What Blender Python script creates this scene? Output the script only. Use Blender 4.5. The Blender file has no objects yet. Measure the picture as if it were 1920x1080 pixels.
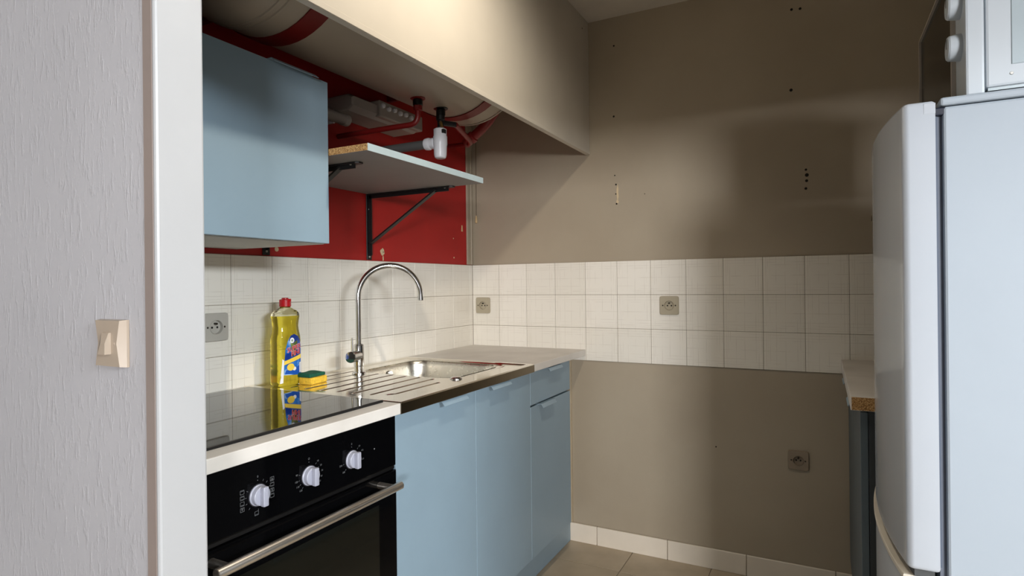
import bpy, bmesh, math, random
from mathutils import Vector, Matrix
random.seed(7)
S = bpy.context.scene
COL = S.collection
PI = math.pi

# ------------------------------------------------------------------ camera
cam = bpy.data.cameras.new('camera'); cam.sensor_width = 36.0
cam.lens = 1111.837 / 1920 * 36.0
cam.shift_y = -7.6156 / 1920
cam.clip_start = 0.02
co = bpy.data.objects.new('camera', cam); COL.objects.link(co)
CR = Vector((0.886514, 0.462570, -0.011026)); CU = Vector((0.010171, 0.004342, 0.999939)); CF = Vector((-0.462590, 0.886572, 0.000855))
CL = Vector((1.55870, -2.55841, 1.20108))
m = Matrix.Identity(4)
for i in range(3):
    m[i][0] = CR[i]; m[i][1] = CU[i]; m[i][2] = -CF[i]; m[i][3] = CL[i]
co.matrix_world = m
S.camera = co
# ------------------------------------------------------------------ world, window light, exposure
W = bpy.data.worlds.new('sky'); S.world = W; W.use_nodes = True
W.node_tree.nodes['Background'].inputs[0].default_value = (0.62, 0.76, 1.0, 1)
W.node_tree.nodes['Background'].inputs[1].default_value = 1.0

def area(name, loc, target, sx, sy, power, color):
    l = bpy.data.lights.new(name, 'AREA'); l.shape = 'RECTANGLE'; l.size = sx; l.size_y = sy
    l.energy = power; l.color = color
    o = bpy.data.objects.new(name, l); COL.objects.link(o); o.location = loc
    o.rotation_euler = (Vector(target) - Vector(loc)).to_track_quat('-Z', 'Y').to_euler()
    return o
# daylight entering at the two windows of the room behind the camera
area('daylight_back_window', (4.66, -7.62, 1.56), (4.66, -2.0, 1.56), 1.25, 0.82, 385, (0.98, 0.98, 1.0))
area('daylight_side_window', (5.42, -3.25, 2.17), (2.0, -3.25, 2.17), 1.90, 0.30, 215, (0.86, 0.93, 1.0))
LAMP_POWER = 4.3
S.view_settings.view_transform = 'Standard'
S.view_settings.look = 'None'
S.view_settings.exposure = 0.0
S.view_settings.gamma = 1.0
S.view_settings.use_curve_mapping = False

# ------------------------------------------------------------------ materials
def lin(c):
    return tuple(((v / 255) / 12.92 if v / 255 <= 0.04045 else ((v / 255 + 0.055) / 1.055) ** 2.4) for v in c)
class NT:
    def __init__(s, name):
        s.m = bpy.data.materials.new(name); s.m.use_nodes = True
        s.t = s.m.node_tree; s.b = s.t.nodes['Principled BSDF']
    def n(s, typ, **kw):
        nd = s.t.nodes.new(typ)
        for k, v in kw.items(): setattr(nd, k, v)
        return nd
    def l(s, a, b): s.t.links.new(a, b)
    def coord(s, kind='Object', scale=(1, 1, 1)):
        tc = s.n('ShaderNodeTexCoord'); mp = s.n('ShaderNodeMapping')
        mp.inputs['Scale'].default_value = scale
        s.l(tc.outputs[kind], mp.inputs['Vector']); return mp.outputs[0]
    def noise(s, scale, detail=4, vec=None, rough=0.5):
        nd = s.n('ShaderNodeTexNoise'); nd.inputs['Scale'].default_value = scale
        nd.inputs['Detail'].default_value = detail; nd.inputs['Roughness'].default_value = rough
        if vec is not None: s.l(vec, nd.inputs['Vector'])
        return nd.outputs['Fac']
    def ramp(s, fac, stops):
        r = s.n('ShaderNodeValToRGB'); e = r.color_ramp.elements
        while len(e) < len(stops): e.new(0.5)
        for el, (p, c) in zip(e, stops):
            el.position = p; el.color = (*c, 1) if len(c) == 3 else c
        s.l(fac, r.inputs[0]); return r.outputs[0]
    def bump(s, fac, strength, dist=0.002):
        b = s.n('ShaderNodeBump'); b.inputs['Strength'].default_value = strength; b.inputs['Distance'].default_value = dist
        s.l(fac, b.inputs['Height']); s.l(b.outputs[0], s.b.inputs['Normal'])
    def math(s, op, a, b=None):
        nd = s.n('ShaderNodeMath', operation=op)
        for i, v in enumerate((a, b)):
            if v is None: continue
            if isinstance(v, (int, float)): nd.inputs[i].default_value = v
            else: s.l(v, nd.inputs[i])
        return nd.outputs[0]
    def mix(s, fac, a, b):
        nd = s.n('ShaderNodeMix', data_type='RGBA')
        for k, v in ((0, fac), (6, a), (7, b)):
            if isinstance(v, (int, float)): nd.inputs[k].default_value = v
            elif isinstance(v, tuple): nd.inputs[k].default_value = (*v, 1)
            else: s.l(v, nd.inputs[k])
        return nd.outputs[2]
    def set(s, **kw):
        for k, v in kw.items():
            k = k.replace('_', ' ')
            s.b.inputs[k].default_value = (*v, 1) if isinstance(v, tuple) else v
MATS = {}
def plain(name, rgb, rough=0.5, metal=0.0, var=0.06, scale=6, bump=0.0, bscale=300, **kw):
    """painted or moulded surface: slight procedural mottling and optional fine relief"""
    if name in MATS: return MATS[name]
    n = NT(name); c = lin(rgb); v = n.coord()
    f = n.noise(scale, 4, v)
    n.l(n.ramp(f, [(0.3, tuple(x * (1 - var) for x in c)), (0.7, tuple(min(1, x * (1 + var)) for x in c))]), n.b.inputs['Base Color'])
    n.set(Roughness=rough, Metallic=metal, **kw)
    if bump: n.bump(n.noise(bscale, 3, v), bump, 0.001)
    MATS[name] = n.m; return n.m

def mat_tile():
    n = NT('tile_glaze'); tc = n.n('ShaderNodeTexCoord'); sep = n.n('ShaderNodeSeparateXYZ'); n.l(tc.outputs['Object'], sep.inputs[0])
    oi = n.n('ShaderNodeObjectInfo')
    a = n.math('ADD', sep.outputs[0], sep.outputs[1]); b = sep.outputs[2]   # in-plane axes (one of x, y is ~0)
    def lines(u, other, pos):
        u01 = n.math('ADD', n.math('MULTIPLY', u, 1 / 0.15), 0.5)
        st = []
        for p in pos:
            w = 0.006
            st += [(p - w, (0, 0, 0)), (p, (1, 1, 1)), (p + w, (0, 0, 0))]
        r = n.ramp(u01, st)
        # broken strokes: noise that runs along the line
        cb = n.n('ShaderNodeCombineXYZ'); n.l(n.math('MULTIPLY', u, 260), cb.inputs[0]); n.l(n.math('MULTIPLY', other, 16), cb.inputs[1])
        n.l(n.math('MULTIPLY', oi.outputs['Random'], 60), cb.inputs[2])
        ns = n.noise(1.0, 1, cb.outputs[0])
        k = n.ramp(ns, [(0.40, (0, 0, 0)), (0.60, (1, 1, 1))])
        return n.math('MULTIPLY', r, k)
    l1 = lines(a, b, (0.055, 0.10, 0.15, 0.30, 0.52, 0.80, 0.87, 0.94))
    l2 = lines(b, a, (0.06, 0.11, 0.17, 0.26, 0.50, 0.78, 0.85, 0.93))
    fac = n.math('MULTIPLY', n.math('MAXIMUM', l1, l2), 0.44)
    base = n.ramp(oi.outputs['Random'], [(0.0, lin((230, 225, 213))), (1.0, lin((238, 233, 222)))])
    n.l(n.mix(fac, base, lin((150, 132, 112))), n.b.inputs['Base Color'])
    n.set(Roughness=0.28)
    n.bump(n.noise(9, 2, n.coord()), 0.12, 0.004)
    return n.m
def mat_wallpaper():
    n = NT('grey_relief_wallpaper'); v = n.coord('Object', (120, 120, 34)); f = n.noise(1.0, 5, v, 0.6)
    v2 = n.coord('Object', (3, 3, 2)); g = n.noise(1.0, 3, v2)
    r = n.ramp(f, [(0.52, (0, 0, 0)), (0.74, (1, 1, 1))])
    n.l(n.mix(g, lin((170, 168, 170)), lin((186, 184, 186))), n.b.inputs['Base Color'])
    n.set(Roughness=0.55); n.bump(r, 0.5, 0.002); return n.m
def mat_chip():
    n = NT('raw_chipboard'); v = n.coord('Object', (1, 1, 1))
    vo = n.n('ShaderNodeTexVoronoi'); vo.inputs['Scale'].default_value = 420; n.l(v, vo.inputs['Vector'])
    f = n.noise(700, 3, v)
    c = n.ramp(n.math('ADD', n.math('MULTIPLY', vo.outputs['Color'], 0.6), n.math('MULTIPLY', f, 0.4)),
               [(0.2, lin((70, 45, 22))), (0.45, lin((160, 116, 66))), (0.8, lin((214, 176, 118)))])
    n.l(c, n.b.inputs['Base Color']); n.set(Roughness=0.85); n.bump(f, 0.4, 0.001); return n.m
def mat_worktop():
    n = NT('pale_concrete_laminate'); v = n.coord('Object', (1, 1, 1)); f = n.noise(7, 5, v); g = n.noise(60, 3, v)
    n.l(n.mix(n.math('MULTIPLY', g, 0.3), n.ramp(f, [(0.3, lin((200, 195, 187))), (0.7, lin((222, 218, 211)))]), lin((208, 201, 193))), n.b.inputs['Base Color'])
    n.set(Roughness=0.42); return n.m
def mat_steel(name, rgb, rough, stretch=(4, 400, 400)):
    n = NT(name); v = n.coord('Object', stretch); f = n.noise(1.0, 3, v)
    c = lin(rgb)
    n.l(n.ramp(f, [(0.3, tuple(x * 0.92 for x in c)), (0.7, c)]), n.b.inputs['Base Color'])
    n.l(n.ramp(f, [(0.3, (rough * 0.8,) * 3), (0.7, (rough * 1.2,) * 3)]), n.b.inputs['Roughness'])
    n.set(Metallic=1.0); return n.m
def mat_floor():
    n = NT('beige_floor_tile'); v = n.coord(); f = n.noise(9, 5, v); oi = n.n('ShaderNodeObjectInfo')
    c = n.ramp(f, [(0.3, lin((168, 152, 128))), (0.7, lin((186, 170, 146)))])
    n.l(n.mix(n.math('MULTIPLY', oi.outputs['Random'], 0.25), c, lin((160, 144, 122))), n.b.inputs['Base Color'])
    n.set(Roughness=0.4); return n.m
def mat_taupe():
    n = NT('taupe_wall_paint'); v = n.coord(); f = n.noise(2.2, 5, v); g = n.noise(220, 3, v)
    n.l(n.ramp(f, [(0.3, lin((161, 148, 128))), (0.7, lin((170, 158, 138)))]), n.b.inputs['Base Color'])
    n.set(Roughness=0.42); n.bump(g, 0.18, 0.0015); return n.m
def mat_clear(name, rgb, rough, trans, ior=1.33):
    n = NT(name); n.set(Base_Color=lin(rgb), Roughness=rough, IOR=ior, Transmission_Weight=trans)
    f = n.noise(40, 2, n.coord()); n.bump(f, 0.03, 0.001); return n.m
def mat_label():
    n = NT('blue_label_print'); v = n.coord('Object', (14, 14, 14)); f = n.noise(1.6, 3, v)
    n.l(n.ramp(f, [(0.36, lin((14, 52, 140))), (0.5, lin((40, 120, 205))), (0.64, lin((190, 222, 245)))]), n.b.inputs['Base Color'])
    n.set(Roughness=0.3); return n.m

TILE = mat_tile(); WALLPAPER = mat_wallpaper(); CHIP = mat_chip(); WORKTOP = mat_worktop()
FLOORT = mat_floor(); TAUPE = mat_taupe(); LABEL = mat_label()
STEEL = mat_steel('brushed_sink_steel', (238, 233, 222), 0.12)
BARSTEEL = mat_steel('brushed_handle_steel', (236, 228, 218), 0.34, (400, 4, 400))
CHROME = mat_steel('polished_chrome', (222, 222, 222), 0.07, (30, 30, 30))
RED = plain('red_wall_paint', (170, 25, 22), 0.55, bump=0.08, bscale=200)
REDP = plain('red_pipe_paint', (118, 22, 20), 0.4)
GROUT = plain('grey_grout', (150, 140, 125), 0.9)
CEIL = plain('ceiling_paint', (215, 208, 196), 0.8, bump=0.2, bscale=150)
WHITEP = plain('white_panel_paint', (200, 193, 180), 0.5, var=0.03, bump=0.05)
JAMB = plain('white_jamb_gloss', (176, 176, 176), 0.35, var=0.02)
STRIP = plain('beige_casing_paint', (140, 126, 118), 0.5)
BLUE = plain('blue_grey_front', (132, 153, 166), 0.42, var=0.03)
BLUEH = plain('blue_handle_metal', (130, 150, 163), 0.4)
BODYW = plain('carcass_board', (196, 196, 190), 0.6)
BODYB = plain('blue_grey_carcass', (112, 132, 144), 0.5)
BLACKG = plain('black_glass', (5, 5, 6), 0.06, var=0.02, IOR=1.22)
HOBG = plain('hob_black_glass', (9, 9, 10), 0.03, var=0.02, IOR=2.6)
BLACK = plain('black_enamel', (12, 12, 13), 0.35)
BLKMET = plain('black_bracket_metal', (14, 14, 15), 0.45)
DARK = plain('dark_hollow', (20, 17, 14), 0.9)
PRINT = plain('pale_grey_print', (98, 100, 102), 0.6)
KNOBW = plain('white_knob_plastic', (156, 158, 171), 0.4, var=0.02)
SOCKM = plain('beige_socket_plastic', (172, 162, 140), 0.45)
SOCKM2 = plain('taupe_painted_socket', (146, 131, 112), 0.45)
SOCKG = plain('grey_socket_plastic', (176, 172, 162), 0.45)
SWITCHM = plain('cream_switch_plastic', (168, 152, 134), 0.4)
FRIDGE = plain('fridge_white_enamel', (168, 178, 187), 0.55, var=0.015, bump=0.03, bscale=500)
FRDOOR = plain('fridge_door_white', (190, 196, 203), 0.14, var=0.015)
GASKET = plain('grey_gasket_rubber', (120, 128, 142), 0.6)
MICRO = plain('microwave_white', (200, 208, 214), 0.35, var=0.015)
TANKW = plain('tank_white_enamel', (178, 168, 152), 0.35, var=0.03)
PVC = plain('white_pvc', (226, 227, 230), 0.35, var=0.02)
PVCG = plain('grey_pvc_pipe', (92, 92, 90), 0.5)
COVERM = plain('pale_grey_cover', (158, 150, 142), 0.55)
FOAM = plain('yellow_sponge_foam', (236, 190, 60), 0.95, var=0.2, scale=120, bump=0.8, bscale=420)
SCOUR = plain('green_scouring_pad', (14, 88, 66), 0.95, var=0.3, scale=200, bump=0.9, bscale=600)
CAPR = plain('red_cap_plastic', (196, 16, 28), 0.35)
LIQ = mat_clear('yellow_liquid', (255, 238, 84), 0.03, 0.92, 1.33)
SHELL = mat_clear('clear_bottle_plastic', (246, 244, 214), 0.04, 1.0, 1.25)
LRED = plain('label_red_ink', (200, 20, 30), 0.35)
LWHITE = plain('label_white_ink', (240, 240, 240), 0.35)
LYEL = plain('label_yellow_ink', (246, 212, 80), 0.35)
LBLUE = plain('label_blue_ink', (16, 48, 130), 0.35)
WOODP = plain('pale_wooden_pull', (205, 178, 132), 0.6)
CORD = plain('dark_cord', (70, 56, 40), 0.8)
PLASTER = plain('bare_plaster', (206, 186, 150), 0.9)
SCREW = plain('zinc_screw', (190, 190, 186), 0.3, metal=1.0)
EARTHM = plain('earth_pin_dark', (60, 54, 44), 0.4, metal=0.6)
LOUNGE = plain('lounge_wall_paint', (120, 119, 119), 0.7)
LFLOOR = plain('lounge_floor_boards', (110, 100, 90), 0.45, var=0.15, scale=3)
WFRAME = plain('window_frame_white', (230, 230, 228), 0.4)
PANE = mat_clear('window_pane', (240, 246, 250), 0.0, 1.0, 1.05)

# ------------------------------------------------------------------ mesh helpers
FLAT = set()                               # bevelled boxes keep their faces flat-shaded
def bx(bm, x0, x1, y0, y1, z0, z1, bev=0.0, seg=2):
    r = bmesh.ops.create_cube(bm, size=1.0)
    vs = r['verts']
    for v in vs:
        v.co = Vector(((x0 + x1) / 2 + v.co.x * (x1 - x0), (y0 + y1) / 2 + v.co.y * (y1 - y0), (z0 + z1) / 2 + v.co.z * (z1 - z0)))
    if bev:
        es = list({e for v in vs for e in v.link_edges})
        bmesh.ops.bevel(bm, geom=es, offset=bev, segments=seg, affect='EDGES', profile=0.5); FLAT.add(id(bm))
    return bm
def box(*a, **k): return bx(bmesh.new(), *a, **k)
def frame_from(d):
    d = d.normalized(); a = Vector((0, 0, 1)) if abs(d.z) < 0.9 else Vector((1, 0, 0))
    u = d.cross(a).normalized(); return u, d.cross(u).normalized()
def lathe(bm, o, axis, prof, seg=24, cap=True):
    """prof: list of (radius, height along axis)"""
    o = Vector(o); axis = Vector(axis).normalized(); u, w = frame_from(axis); rings = []
    for r, h in prof:
        rings.append([bm.verts.new(o + axis * h + (u * math.cos(2 * PI * i / seg) + w * math.sin(2 * PI * i / seg)) * r) for i in range(seg)])
    for a, b in zip(rings, rings[1:]):
        for i in range(seg): bm.faces.new((a[i], a[(i + 1) % seg], b[(i + 1) % seg], b[i]))
    if cap:
        bm.faces.new(rings[0][::-1]); bm.faces.new(rings[-1])
    return bm
def cyl(bm, p0, p1, r, r2=None, seg=24):
    p0 = Vector(p0); d = Vector(p1) - p0
    return lathe(bm, p0, d, [(r, 0), (r if r2 is None else r2, d.length)], seg)
def tube(bm, pts, r, seg=14):
    pts = [Vector(p) for p in pts]; rings = []; u = None
    for i, p in enumerate(pts):
        d = (pts[min(i + 1, len(pts) - 1)] - pts[max(i - 1, 0)]).normalized()
        if u is None: u, w = frame_from(d)
        else:
            u = (u - d * u.dot(d)).normalized(); w = d.cross(u)
        rr = r[i] if isinstance(r, (list, tuple)) else r
        rings.append([bm.verts.new(p + (u * math.cos(2 * PI * k / seg) + w * math.sin(2 * PI * k / seg)) * rr) for k in range(seg)])
    for a, b in zip(rings, rings[1:]):
        for k in range(seg): bm.faces.new((a[k], a[(k + 1) % seg], b[(k + 1) % seg], b[k]))
    bm.faces.new(rings[0][::-1]); bm.faces.new(rings[-1]); return bm
def smoothpath(pts, rad, n=6):
    """round the corners of a polyline"""
    pts = [Vector(p) for p in pts]; out = [pts[0]]
    for a, b, c in zip(pts, pts[1:], pts[2:]):
        d1 = (a - b); d2 = (c - b); r = min(rad, d1.length * .49, d2.length * .49)
        p, q = b + d1.normalized() * r, b + d2.normalized() * r
        for i in range(n + 1):
            t = i / n; out.append(p * (1 - t) ** 2 + b * 2 * t * (1 - t) + q * t * t)
    out.append(pts[-1]); return out
def prism(bm, poly, axis, lo, hi, bev=0.0, seg=2):
    """poly: 2D points; axis 'x': (y,z), 'y': (x,z), 'z': (x,y)"""
    def P(a, b, h): return {'x': (h, a, b), 'y': (a, h, b), 'z': (a, b, h)}[axis]
    A = [bm.verts.new(P(a, b, lo)) for a, b in poly]; B = [bm.verts.new(P(a, b, hi)) for a, b in poly]
    n = len(poly); fs = [bm.faces.new(A[::-1]), bm.faces.new(B)]
    for i in range(n): fs.append(bm.faces.new((A[i], A[(i + 1) % n], B[(i + 1) % n], B[i])))
    bmesh.ops.recalc_face_normals(bm, faces=fs)
    if bev:
        es = list({e for f in fs[:2] for e in f.edges}); bmesh.ops.bevel(bm, geom=es, offset=bev, segments=seg, affect='EDGES', profile=0.5)
    return bm
def rrect(x0, x1, y0, y1, r, n=6):
    out = []
    for cx, cy, a0 in ((x1 - r, y1 - r, 0), (x0 + r, y1 - r, 90), (x0 + r, y0 + r, 180), (x1 - r, y0 + r, 270)):
        for i in range(n + 1):
            a = math.radians(a0 + 90 * i / n); out.append((cx + r * math.cos(a), cy + r * math.sin(a)))
    return out
ORG = {}
def link(o, parent, world):
    COL.objects.link(o); ORG[o.name] = Vector(world)
    if parent is not None:
        o.parent = parent; o.location = Vector(world) - ORG[parent.name]
    else: o.location = world
def obj(name, bm, mat, parent=None, ang=27, org=None):
    if id(bm) in FLAT:
        FLAT.discard(id(bm)); ang = 15 if ang == 27 else ang
    me = bpy.data.meshes.new(name)
    bmesh.ops.recalc_face_normals(bm, faces=bm.faces)
    vs = [v.co for v in bm.verts]
    if org is None:
        lo = [min(v[i] for v in vs) for i in range(3)]; hi = [max(v[i] for v in vs) for i in range(3)]
        org = Vector(((lo[0] + hi[0]) / 2, (lo[1] + hi[1]) / 2, lo[2]))
    org = Vector(org)
    for v in bm.verts: v.co -= org
    bm.to_mesh(me); bm.free(); me.materials.append(mat)
    for p in me.polygons: p.use_smooth = True
    me.set_sharp_from_angle(angle=math.radians(ang))
    o = bpy.data.objects.new(name, me); link(o, parent, org); return o
def inst(src, name, parent, world):
    o = bpy.data.objects.new(name, src.data); link(o, parent, world); return o
def tag(o, label, cat, group=None):
    o['label'] = label; o['category'] = cat
    if group: o['group'] = group
    return o
def thing(name, label, cat, loc, group=None):
    o = bpy.data.objects.new(name, None); o.empty_display_size = 0.05; link(o, None, loc); return tag(o, label, cat, group)
def struct(name, bm, mat, label=None):
    o = obj(name, bm, mat); o['kind'] = 'structure'
    if label: o['label'] = label; 
    return o
def text_bm(s, size, fn, extr=0.0):
    """lettering as a mesh; fn maps (u, v) of the lettering plane to a world point"""
    cu = bpy.data.curves.new('lettering', 'FONT'); cu.body = s; cu.size = size; cu.align_x = 'CENTER'; cu.align_y = 'CENTER'; cu.resolution_u = 3
    to = bpy.data.objects.new('lettering', cu); COL.objects.link(to)
    dg = bpy.context.evaluated_depsgraph_get(); dg.update()
    me = bpy.data.meshes.new_from_object(to.evaluated_get(dg))
    bm = bmesh.new(); bm.from_mesh(me)
    for v in bm.verts: v.co = Vector(fn(v.co.x, v.co.y))
    bpy.data.objects.remove(to); bpy.data.curves.remove(cu); bpy.data.meshes.remove(me)
    return bm
def merge(bm, other):
    me = bpy.data.meshes.new('merge'); other.to_mesh(me); other.free(); bm.from_mesh(me); bpy.data.meshes.remove(me); return bm

FLOOR = 0.015; CEILZ = 2.39; TT = 1.30; T = 0.15
SHADE_Z = 1.72                                # underside of the added low beam that cuts light from behind
XR = 2.34                                  # right wall of the kitchen
YP0, YP1 = -2.02, -1.945                   # partition between kitchen and the room behind
# ------------------------------------------------------------------ the setting
fl = struct('floor', box(-0.106, 5.6, YP0, 0.106, -0.1, FLOOR - 0.004), GROUT)
fl['label'] = 'beige tiled kitchen floor'
src = None
xs = [0.81 + 0.333 * k for k in range(-3, 6)]; ys = [-0.197 - 0.333 * k for k in range(-1, 7)]
for xa in xs[:-1]:
    for ya in ys[:-1]:
        x0, x1 = max(xa, 0.0), min(xa + 0.333, XR); y1, y0 = min(ya, 0.0), max(ya - 0.333, YP0)
        if x1 - x0 < 0.03 or y1 - y0 < 0.03: continue
        full = abs(x1 - x0 - 0.333) < 1e-6 and abs(y1 - y0 - 0.333) < 1e-6
        if full and src is not None:
            inst(src, 'floor_tile', fl, ((x0 + x1) / 2, (y0 + y1) / 2, FLOOR - 0.006)); continue
        o = obj('floor_tile', box(x0 + 0.0015, x1 - 0.0015, y0 + 0.0015, y1 - 0.0015, FLOOR - 0.006, FLOOR, bev=0.001, seg=1), FLOORT, fl)
        if full: src = o
lfl = struct('floor_lounge', box(-1.0, 5.6, -7.8, YP0, -0.1, FLOOR), LFLOOR)
ce = struct('ceiling', box(-1.0, 5.6, -7.8, 0.106, CEILZ, CEILZ + 0.1), CEIL); ce['label'] = 'off-white ceiling'
wf = struct('wall_far', box(-0.106, XR + 0.1, 0.006, 0.106, FLOOR, CEILZ), TAUPE); wf['label'] = 'taupe painted far wall with a band of cream tiles'
wl = struct('wall_left', box(-0.106, -0.006, YP0, 0.006, FLOOR, CEILZ), RED); wl['label'] = 'red painted wall above the sink'
struct('wall_right', box(XR, XR + 0.1, -1.395, 0.006, FLOOR, CEILZ), TAUPE)
struct('wall_end', box(XR + 0.1, 5.6, -1.395, -1.30, FLOOR, CEILZ), LOUNGE)
wn = struct('wall_near', box(-1.0, 0.656, YP0, YP1, FLOOR, CEILZ), WALLPAPER); wn['label'] = 'grey relief-papered wall beside the kitchen opening'
# unseen beam added low over the opening to keep the upper walls dark
b = box(0.656, 5.6, YP0, YP1, SHADE_Z, CEILZ)
struct('wall_shade_beam', b, LOUNGE)
b = box(-1.0, 4.0, -7.8, -7.7, FLOOR, CEILZ); bx(b, 5.45, 5.6, -7.8, -7.7, FLOOR, CEILZ); bx(b, 4.0, 5.45, -7.8, -7.7, FLOOR, 1.12); bx(b, 4.0, 5.45, -7.8, -7.7, 2.08, CEILZ)
struct('wall_back', b, LOUNGE)
b = box(5.5, 5.6, -7.7, -4.25, FLOOR, CEILZ); bx(b, 5.5, 5.6, -2.25, -1.395, FLOOR, CEILZ); bx(b, 5.5, 5.6, -4.25, -2.25, FLOOR, 1.95); bx(b, 5.5, 5.6, -4.25, -2.25, 2.37, CEILZ)
struct('wall_side', b, LOUNGE)
struct('wall_hall', box(-1.1, -1.0, -7.8, YP0, FLOOR, CEILZ), LOUNGE)
def window(name, axis, a0, a1, z0, z1, d):
    b = bmesh.new()
    def q(u0, u1, v0, v1, t=0.05):
        if axis == 'y': bx(b, u0, u1, d - t, d, v0, v1, bev=0.004, seg=1)
        else: bx(b, d, d + t, u0, u1, v0, v1, bev=0.004, seg=1)
    w = 0.06; mdl = (a0 + a1) / 2
    q(a0, a0 + w, z0, z1); q(a1 - w, a1, z0, z1); q(a0 + w, a1 - w, z0, z0 + w); q(a0 + w, a1 - w, z1 - w, z1); q(mdl - w / 2, mdl + w / 2, z0 + w, z1 - w)
    o = struct(name, b, WFRAME)
    for u0, u1 in ((a0 + w, mdl - w / 2), (mdl + w / 2, a1 - w)):
        b = bmesh.new()
        if axis == 'y': bx(b, u0, u1, d - 0.03, d - 0.024, z0 + w, z1 - w)
        else: bx(b, d + 0.024, d + 0.03, u0, u1, z0 + w, z1 - w)
        obj('pane', b, PANE, o)
window('window_1', 'y', 4.0, 5.45, 1.12, 2.08, -7.72)
window('window_2', 'x', -4.25, -2.25, 1.95, 2.37, 5.52)
tj = struct('trim_1', box(0.677, 0.687, YP0 - 0.003, YP1, FLOOR, CEILZ, bev=0.004), JAMB); tj['label'] = 'white jamb board on the end of the grey wall'
# rounded white nosing + beige casing strip on the front
tj2 = struct('trim_2', box(0.6535, 0.6775, YP0 - 0.002, YP1 - 0.002, FLOOR, CEILZ, bev=0.0015, seg=1), STRIP); tj2['label'] = 'narrow beige casing strip beside the white jamb'
tc_ = struct('trim_3', box(-0.006, 0.004, -0.048, 0.004, TT + 0.002, CEILZ, bev=0.002), TAUPE); tc_['label'] = 'taupe corner strip beside the red wall'
obj('bead', tube(bmesh.new(), [(0.005, -0.016, TT + 0.003), (0.005, -0.016, CEILZ)], 0.004, 8), TAUPE, tc_)
t4 = struct('trim_4', box(0.519, 0.528, -0.006, 0.006, 0.1, 0.85, bev=0.001, seg=1), plain('raw_batten', (176, 160, 134), 0.7)); t4['label'] = 'thin pale batten on the far wall beside the cabinets'

# wall tiles, one object each
def tile_band(wall, axis, cols, grout_span):
    cache = {}
    b = bmesh.new()
    if axis == 'y': bx(b, grout_span[0], grout_span[1], 0.0015, 0.006, TT - 0.45, TT)
    else: bx(b, -0.006, -0.0015, grout_span[0], grout_span[1], TT - 0.45, TT)
    obj('grout', b, GROUT, wall)
    for (a0, a1) in cols:
        for r in range(3):
            z1 = TT - r * T; z0 = z1 - T; g = 0.0008; k = round(a1 - a0, 4)
            jit = random.uniform(-0.0004, 0.0004)
            w = ((a0 + a1) / 2, 0.003 + jit, (z0 + z1) / 2) if axis == 'y' else (-0.003 + jit, (a0 + a1) / 2, (z0 + z1) / 2)
            if k in cache: inst(cache[k], 'wall_tile', wall, w); continue
            if axis == 'y': b = box(a0 + g, a1 - g, 0.0, 0.006, z0 + g, z1 - g, bev=0.001, seg=1)
            else: b = box(-0.006, 0.0, a0 + g, a1 - g, z0 + g, z1 - g, bev=0.001, seg=1)
            cache[k] = obj('wall_tile', b, TILE, wall, org=((a0 + a1) / 2, 0.003, (z0 + z1) / 2) if axis == 'y' else (-0.003, (a0 + a1) / 2, (z0 + z1) / 2))
cols = [(0.0, 0.1516)] + [(0.1516 + T * k, min(0.1516 + T * (k + 1), XR)) for k in range(15) if 0.1516 + T * k < XR - 0.02]
tile_band(wf, 'y', cols, (0.0, XR))
cols = [(-0.029, 0.0)] + [(max(-0.029 - T * (k + 1), YP1), -0.029 - T * k) for k in range(13) if -0.029 - T * k > YP1 + 0.02]
tile_band(wl, 'x', cols, (YP1, 0.0))
# skirting
sk = struct('baseboard_far', box(0.0, XR, 0.002, 0.006, FLOOR, 0.097), GROUT); sk['label'] = 'cream tiled skirting along the far wall'
src = None
SKM = plain('skirting_glaze', (226, 215, 198), 0.35, bump=0.05, bscale=30)
for x0, x1 in ((0.327, 0.6455), (0.6455, 0.9625), (0.9625, 1.279), (1.279, 1.596), (1.596, 1.914), (1.914, 2.232)):
    obj('skirting_tile', box(x0 + 0.0012, x1 - 0.0012, -0.006, 0.003, FLOOR, 0.098, bev=0.0015, seg=1), SKM, sk)
# drill holes, dowels and chipped plaster on the walls
def hole(wall, axis, a, z, r, mat=DARK, name='drill_hole'):
    b = bmesh.new()
    if axis == 'y': cyl(b, (a, 0.0062, z), (a, 0.0052, z), r, seg=10)
    else: cyl(b, (-0.0062, a, z), (-0.005, a, z), r, seg=10)
    obj(name, b, mat, wall)
for x, z, r in ((0.747, 2.262, .004), (0.743, 1.947, .0045), (1.461, 1.949, .006), (1.466, 2.263, .005), (1.496, 2.26, .005), (0.745, 1.683, .003), (0.75, 1.642, .004),
                (0.749, 1.600, .003), (0.752, 1.556, .004), (1.51, 1.633, .0045), (1.513, 1.612, .007), (1.512, 1.590, .0055), (1.509, 1.560, .005), (0.879, 1.59, .002), (1.165, 0.52, .003)):
    hole(wf, 'y', x, z, r)
for y, z, r in ((-0.681, 1.336, .006), (-0.163, 1.425, .003), (-0.16, 1.333, .004)):
    hole(wl, 'x', y, z, r, PLASTER, 'filled_hole')
hole(wl, 'x', -0.6795, 1.337, .0028)
def chip(wall, axis, a, z, w, h, seed):
    rnd = random.Random(seed); n = 12
    poly = [(a + w / 2 * math.cos(2 * PI * i / n) * rnd.uniform(.6, 1.2), z + h / 2 * math.sin(2 * PI * i / n) * rnd.uniform(.8, 1.1)) for i in range(n)]
    b = bmesh.new()
    if axis == 'y': prism(b, poly, 'y', 0.0053, 0.0065)
    else: prism(b, poly, 'x', -0.0065, -0.0053)
    obj('plaster_chip', b, PLASTER, wall)
chip(wf, 'y', 0.757, 1.605, 0.009, 0.075, 1); chip(wf, 'y', 0.756, 1.565, 0.012, 0.02, 2)
chip(wl, 'x', -0.683, 1.338, 0.026, 0.03, 3); chip(wl, 'x', -0.680, 1.312, 0.008, 0.022, 4)
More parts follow.
